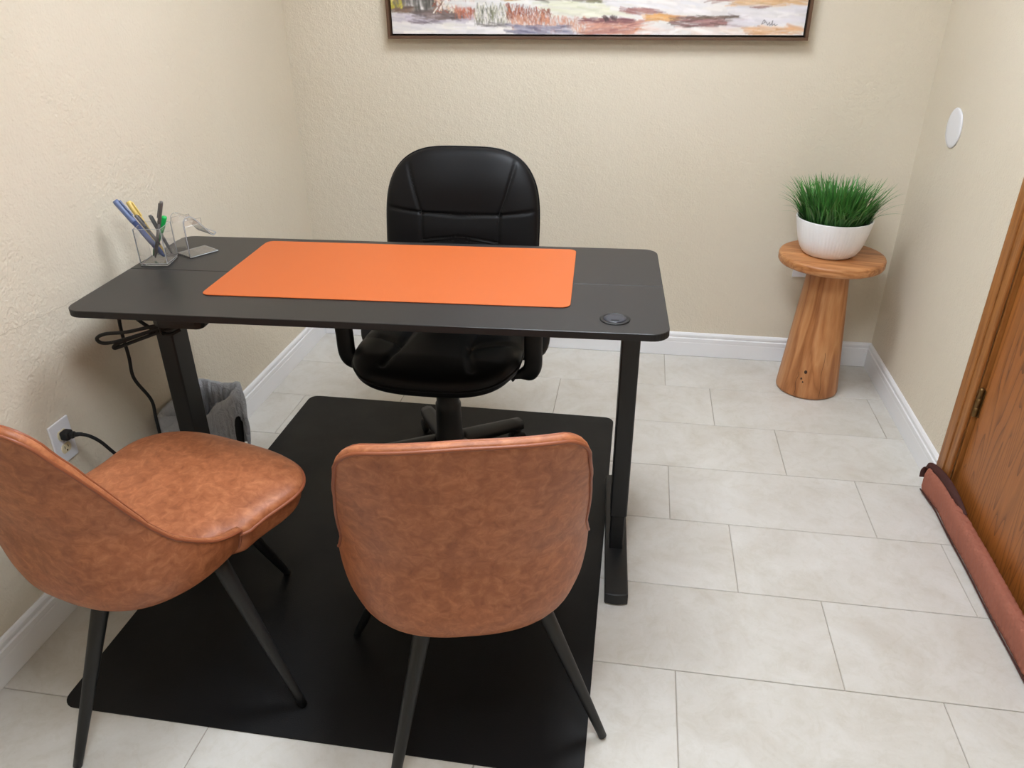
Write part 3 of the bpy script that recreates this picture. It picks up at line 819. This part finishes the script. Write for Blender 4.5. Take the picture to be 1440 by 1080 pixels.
def pen(name, a, b, r, col, label, tip=None, capc=None, clip=True, rough=.35):
    a, b = Vector(a), Vector(b)          # a = upper end, b = end in the cup
    t = thing(name, label, 'pen', tuple(b)); d = (a-b); L = d.length; q = d.to_track_quat('Z', 'Y'); t.rotation_mode = 'QUATERNION'; t.rotation_quaternion = q
    mesh('barrel', lathe([(r*.35, 0), (r*.6, .006), (r*.95, .016), (r, .02), (r, L*.62)], 14), mat(name+'_barrel', col, rough), t)
    c = mesh('cap', lathe([(r*1.08, L*.62), (r*1.12, L*.63), (r*1.12, L*.97), (r*.95, L)], 14), mat(name+'_cap', capc or col, rough), t)
    if clip: box('clip', (0, r*1.5, L*.83), (r*.6, r*.5, L*.26), c.data.materials[0], c, .0006)
    return t
pen('blue_pen', (-1.357, 1.822, .972), (-1.250, 1.822, .824), .0074, srgb(70, 84, 128), 'thick blue pen leaning left in the acrylic cup', capc=srgb(104, 120, 160))
pen('yellow_pen', (-1.337, 1.846, .964), (-1.262, 1.842, .824), .0066, srgb(206, 178, 104), 'yellow pen beside the blue pen in the acrylic cup', capc=srgb(232, 200, 112))
pen('grey_pen', (-1.293, 1.802, .941), (-1.243, 1.806, .862), .0042, srgb(72, 70, 74), 'short dark grey pen crossing low in the acrylic cup', capc=srgb(96, 94, 96))
pen('grey_pen', (-1.287, 1.852, .928), (-1.245, 1.848, .824), .0042, srgb(66, 64, 66), 'dark grey pen in the middle of the acrylic cup', capc=srgb(86, 84, 84))
pen('grey_pen', (-1.217, 1.812, .977), (-1.271, 1.812, .823), .0042, srgb(74, 72, 72), 'tallest dark grey pen standing upright in the acrylic cup', capc=srgb(98, 94, 92))
pen('green_highlighter', (-1.232, 1.834, .931), (-1.287, 1.830, .822), .0062, srgb(20, 112, 66), 'bright green highlighter pen in the acrylic cup', capc=srgb(22, 178, 84))

st = thing('acrylic_dispenser', 'clear acrylic stand with a sloped curved top behind the pen cup', 'desk stand', (-1.228, 1.874, ZD), math.radians(-31))
prof = [(.086, .002), (.002, .002), (.002, .092), (.006, .106), (.018, .112), (.034, .104), (.054, .080), (.072, .056), (.082, .049), (.090, .054)]
pc_ = [Vector((p[0], p[1], 0)) for p in prof[2:]]; pc_ = [Vector((prof[0][0], prof[0][1], 0)), Vector((.04, .002, 0)), Vector((prof[1][0], prof[1][1], 0)), Vector((.002, .05, 0))]+catmull(pc_, 5)
V = []; F = []; th = .0018; hw = .034; n = len(pc_)
for i, q in enumerate(pc_):
    t_ = (pc_[min(i+1, n-1)]-pc_[max(i-1, 0)]).normalized(); nn = Vector((-t_.y, t_.x, 0))
    for sx in (-1, 1):
        for sn_ in (-1, 1):
            w_ = q+nn*th*sn_; V.append((sx*hw, w_.x, w_.y))
for i in range(n-1):
    a = 4*i; b = a+4
    for (p_, q_) in ((0, 1), (1, 3), (3, 2), (2, 0)): F.append((a+p_, a+q_, b+q_, b+p_))
F += [(0, 1, 3, 2), (4*n-4, 4*n-3, 4*n-1, 4*n-2)]
mesh('bent_sheet', (V, F), M_acr, st, smooth=False)
mesh('edge_glint', tube([(-hw, pc_[-1].x, pc_[-1].y), (0, pc_[-1].x, pc_[-1].y), (hw, pc_[-1].x, pc_[-1].y)], .0013, 6), M_glint, st)  # pale tubes paint the bright edge highlights of the bent sheet
mesh('edge_glint', tube([(-hw, pc_[0].x, pc_[0].y), (0, pc_[0].x, pc_[0].y), (hw, pc_[0].x, pc_[0].y)], .0011, 6), M_glint, st)
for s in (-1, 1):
    mesh('edge_glint', tube([(s*hw, q.x, q.y) for q in pc_], .0011, 6), M_glint, st)
    bm = bmesh.new(); bx(bm, (s*.030, .03, .094), (.003, .05, .016), .0008, None); frombm('side_rib', bm, M_acr, st)

# ------------------------------------------------------------------ painting on the back wall
PX0, PX1, PZ0, PZ1 = -.984, .567, 1.281, 1.81
pt = thing('framed_painting', 'wide abstract landscape painting in a thin brown frame on the back wall', 'painting', ((PX0+PX1)/2, YB, PZ0))
PW, PH = PX1-PX0, PZ1-PZ0
bm = bmesh.new()
for cx, cz, a, b in ((0, .005, PW, .010), (0, PH-.005, PW, .010), (-PW/2+.005, PH/2, .010, PH-.02), (PW/2-.005, PH/2, .010, PH-.02)):
    bx(bm, (cx, -.0225, cz), (a, .043, b), .001)
frombm('frame', bm, M_frame, pt)
bm = bmesh.new(); bx(bm, (0, -.008, PH/2), (PW-.021, .014, PH-.021)); frombm('frame_back', bm, M_frame_d, pt)
# painted canvas: brush strokes rastered to a fine colour grid
cw, chh = PW-.034, PH-.034
NX = 740; NY = int(NX*chh/cw); PXM = 589.0
img = np.zeros((NY, NX, 3)); sc = NX/PXM     # sc raster cells per photo pixel; v counted from 52 at the canvas bottom upwards
yy, xx = np.mgrid[0:NY, 0:NX]
def lin(c): return np.array(srgb(*c)[:3])
def vnoise(sx, sy):
    gx, gy = int(NX/sx)+3, int(NY/sy)+3; g_ = rng.random((gy, gx)); x = np.arange(NX)/sx; y = np.arange(NY)/sy
    xi, yi = x.astype(int), y.astype(int); fx, fy = x-xi, y-yi; fx = fx*fx*(3-2*fx); fy = fy*fy*(3-2*fy)
    a = g_[np.ix_(yi, xi)]*(1-fx)+g_[np.ix_(yi, xi+1)]*fx; b = g_[np.ix_(yi+1, xi)]*(1-fx)+g_[np.ix_(yi+1, xi+1)]*fx
    return a*(1-fy)[:, None]+b*fy[:, None]
n1 = (.5*vnoise(90, 9)+.3*vnoise(34, 4)+.2*vnoise(12, 2))[..., None]
img[:] = lin((206, 200, 200))*(1-n1)+lin((238, 234, 228))*n1
hgt = (yy/NY)[..., None]
hill = np.clip((n1-.42)*6, 0, 1)*np.clip((hgt-.34)*9, 0, 1)*np.clip((.62-hgt)*9, 0, 1)
img = img*(1-hill*.7)+lin((150, 140, 112))*hill*.7
sky = np.clip((hgt-.6)*6, 0, 1); img = img*(1-sky*.6)+(lin((196, 204, 210))*(1-n1)+lin((236, 226, 208))*n1)*sky*.6
def stroke(X0, v0, X1, v1, wd, col, al):
    x0, y0, x1, y1 = X0*sc, (52-v0)*sc, X1*sc, (52-v1)*sc; w_ = max(.6, wd*sc*1.35)
    a, b = int(max(0, min(x0, x1)-3*w_)), int(min(NX, max(x0, x1)+3*w_+1)); c, d_ = int(max(0, min(y0, y1)-3*w_)), int(min(NY, max(y0, y1)+3*w_+1))
    if a >= b or c >= d_: return
    X, Y = xx[c:d_, a:b], yy[c:d_, a:b]; L2 = max(1e-6, (x1-x0)**2+(y1-y0)**2)
    t = np.clip(((X-x0)*(x1-x0)+(Y-y0)*(y1-y0))/L2, 0, 1); D = np.hypot(X-x0-t*(x1-x0), Y-y0-t*(y1-y0))
    m = (al*np.clip(1.25-D/w_, 0, 1)*(1-.35*t))[..., None]
    img[c:d_, a:b] = img[c:d_, a:b]*(1-m)+np.array(col)*m
def patch(X0, X1, v0, v1, cols, n, ln, wd, al=.7, ang=0, jit=.12, v0r=None, v1r=None):
    for _ in range(n):
        q = random.random(); X = X0+(X1-X0)*q
        a = v0+((v0r if v0r is not None else v0)-v0)*q; b = v1+((v1r if v1r is not None else v1)-v1)*q
        v = random.uniform(a, b); L = ln*random.uniform(.4, 1.2); A = math.radians(ang+random.gauss(0, jit*60))
        c = lin(random.choice(cols))*random.uniform(.8, 1.2)
        stroke(X-L/2*math.cos(A), v-L/2*math.sin(A), X+L/2*math.cos(A), v+L/2*math.sin(A), wd*random.uniform(.5, 1.3), c, al*random.uniform(.5, 1))
W_ = [(236, 232, 230), (226, 222, 226), (240, 236, 226)]
patch(0, 120, 24, 38, [(176, 166, 184), (196, 188, 200), (214, 206, 214)], 120, 26, 1.6, .6, 2)
patch(0, 130, 38, 51, W_, 110, 34, 1.8, .6, 3)
patch(0, 36, 15, 23, [(120, 92, 78), (138, 112, 96), (96, 76, 70)], 60, 20, 1.3, .7)
patch(0, 20, 3, 16, [(196, 180, 44), (170, 160, 60), (214, 200, 92)], 70, 5, 1.3, .8, -40)
patch(6, 32, -20, 14, [(112, 106, 104), (140, 132, 128), (88, 84, 82)], 90, 13, 1.4, .7, 80)
patch(34, 68, -26, 23, [(76, 76, 70), (98, 96, 88), (60, 60, 56), (120, 116, 110)], 190, 15, 1.5, .75, 88)
patch(42, 108, 21, 32, [(120, 104, 100), (142, 126, 122), (98, 86, 84)], 90, 26, 1.3, .65, 3)
patch(30, 70, 34, 38, [(120, 108, 120), (146, 134, 140)], 26, 18, .9, .6, 4)
patch(66, 100, -16, 22, [(166, 92, 72), (146, 80, 62), (236, 224, 208), (188, 116, 92), (214, 190, 160)], 150, 8, .9, .8, -55, 1.0)
for a_ in ((70, 20, 84, 2), (84, 16, 98, -2), (64, 24, 70, 16), (78, 20, 76, 6)): stroke(*a_, .8, lin((108, 78, 64)), .8)
stroke(64, 24, 70, 17, .8, lin((242, 236, 226)), .9); stroke(73, 21, 80, 10, .7, lin((244, 238, 230)), .8)
patch(96, 126, 12, 29, [(182, 98, 72), (158, 84, 64), (200, 128, 98)], 130, 7, .8, .8, 86, .25, 10, 30)
patch(100, 330, 4, 16, [(232, 230, 228), (224, 222, 212), (214, 214, 216)], 120, 40, 2.0, .6, 4)
patch(230, 345, 10, 28, [(222, 222, 200), (230, 228, 212), (212, 212, 186)], 120, 36, 1.8, .6, 3)
patch(120, 160, 38, 50, W_, 40, 30, 2, .6)
patch(150, 300, -2, 5, [(104, 100, 76), (86, 84, 64), (134, 126, 92)], 80, 30, 1.2, .7, 4, .1, -2, 11)
patch(162, 192, 1, 8, [(176, 146, 74), (156, 126, 62)], 36, 14, 1.1, .7)
patch(124, 180, 14, 38, [(108, 112, 86), (86, 90, 70), (140, 140, 112), (230, 226, 206)], 190, 8, .8, .8, 88, .2)
patch(128, 180, 37, 42, [(134, 126, 124), (112, 106, 108)], 30, 14, .9, .6)
patch(172, 236, 14, 34, [(160, 84, 60), (140, 70, 52), (186, 112, 82), (120, 68, 54)], 260, 7, .8, .8, 82, .3, 22, 38)
patch(180, 290, 28, 46, [(204, 144, 116), (190, 126, 98), (216, 164, 134)], 220, 9, 1.0, .65, 80, .4, 32, 50)
patch(180, 264, 40, 51, [(126, 122, 146), (104, 102, 124), (158, 154, 172), (188, 186, 200)], 110, 22, 1.2, .7, 5)
patch(286, 372, 33, 51, [(176, 122, 112), (196, 140, 124), (152, 102, 102), (214, 164, 140)], 200, 22, 1.2, .7, -4, .12, 32, 51)
patch(286, 350, 30, 35, [(124, 80, 88), (142, 98, 98)], 60, 18, .9, .75, 2, .08, 32, 37)
for q in (315, 327): patch(q-4, q+4, 29, 33, [(74, 56, 60), (92, 70, 70)], 16, 4, 1.1, .8, 60, .5)
patch(292, 326, 2, 11, [(128, 126, 100), (104, 104, 84), (160, 156, 128)], 60, 16, 1, .7)
patch(330, 470, 0, 24, [(232, 228, 230), (226, 224, 228), (238, 232, 226)], 110, 44, 2.0, .6, 9)
patch(342, 390, 17, 24, [(166, 120, 116), (144, 100, 100), (188, 142, 130)], 50, 20, 1.1, .7, 8, .06, 20, 28)
patch(376, 420, 27, 34, [(222, 168, 102), (206, 146, 84), (232, 190, 140)], 60, 20, 1.2, .7, 3)
patch(416, 508, 29, 42, [(150, 104, 106), (126, 88, 90), (176, 132, 128), (96, 80, 72)], 130, 28, 1.1, .7, 1)
patch(430, 505, 28, 31, [(84, 76, 64), (110, 92, 76)], 30, 20, .8, .7)
patch(362, 388, 44, 51, [(222, 150, 104), (208, 134, 90)], 30, 12, 1.1, .7, -6)
patch(370, 520, 43, 51, [(232, 214, 206), (228, 206, 186), (240, 236, 234)], 80, 34, 1.8, .6)
patch(452, 506, 3, 10, [(180, 140, 128), (156, 118, 108)], 50, 22, 1, .65)
patch(494, 590, 8, 15, [(216, 178, 134), (204, 162, 116), (226, 196, 160)], 90, 30, 1.2, .7)
patch(400, 590, -2, 3.5, [(136, 138, 92), (112, 114, 78), (158, 156, 116)], 80, 30, 1, .7)
patch(500, 590, 16, 40, [(226, 222, 226), (232, 228, 228), (216, 212, 220)], 110, 40, 1.8, .6, 2)
patch(516, 545, 15.5, 18, [(150, 112, 108)], 12, 14, .7, .6)
patch(520, 586, 42, 51, [(226, 180, 136), (214, 162, 116), (236, 206, 178)], 70, 26, 1.3, .7, 4)
# small scribbled signature in the lower right corner
sg = [(533, 33), (531, 38), (535, 36), (534, 33), (537, 36), (539, 39), (541, 36), (542, 39.5), (544, 38), (545, 34), (545, 39.5), (548, 38), (549, 40), (552, 38.5)]
for a_, b_ in zip(sg, sg[1:]): stroke(a_[0], a_[1], b_[0], b_[1], .5, lin((70, 66, 66)), .75)
img = np.clip(img, 0, 1)
gx = (np.arange(NX)/(NX-1)-.5)*cw; gz = .017+np.arange(NY)/(NY-1)*chh
co = np.stack([np.tile(gx, NY), np.full(NX*NY, -.030), np.repeat(gz, NX)], 1)
i0 = (np.arange(NY-1)[:, None]*NX+np.arange(NX-1)[None]).ravel()
quads = np.stack([i0, i0+1, i0+NX+1, i0+NX], 1)
me = bpy.data.meshes.new('canvas'); me.vertices.add(NX*NY); me.vertices.foreach_set('co', co.astype(np.float32).ravel())
me.loops.add(len(quads)*4); me.loops.foreach_set('vertex_index', quads.astype(np.int32).ravel())
me.polygons.add(len(quads)); me.polygons.foreach_set('loop_start', (np.arange(len(quads))*4).astype(np.int32))
me.update(calc_edges=True); me.validate()
ca = me.color_attributes.new('Col', 'FLOAT_COLOR', 'POINT'); ca.data.foreach_set('color', np.hstack([img.reshape(-1, 3), np.ones((NX*NY, 1))]).astype(np.float32).ravel())
M_can = mat('painted_canvas', None, .55); t = NT(M_can); a = t.n('ShaderNodeAttribute', attribute_name='Col'); t.l(a.outputs['Color'], t.b.inputs['Base Color'])
link('canvas', me, M_can, pt)
bm = bmesh.new(); bx(bm, (0, -.0225, PH/2), (cw, .0145, chh)); frombm('canvas_stretcher', bm, M_white, pt)
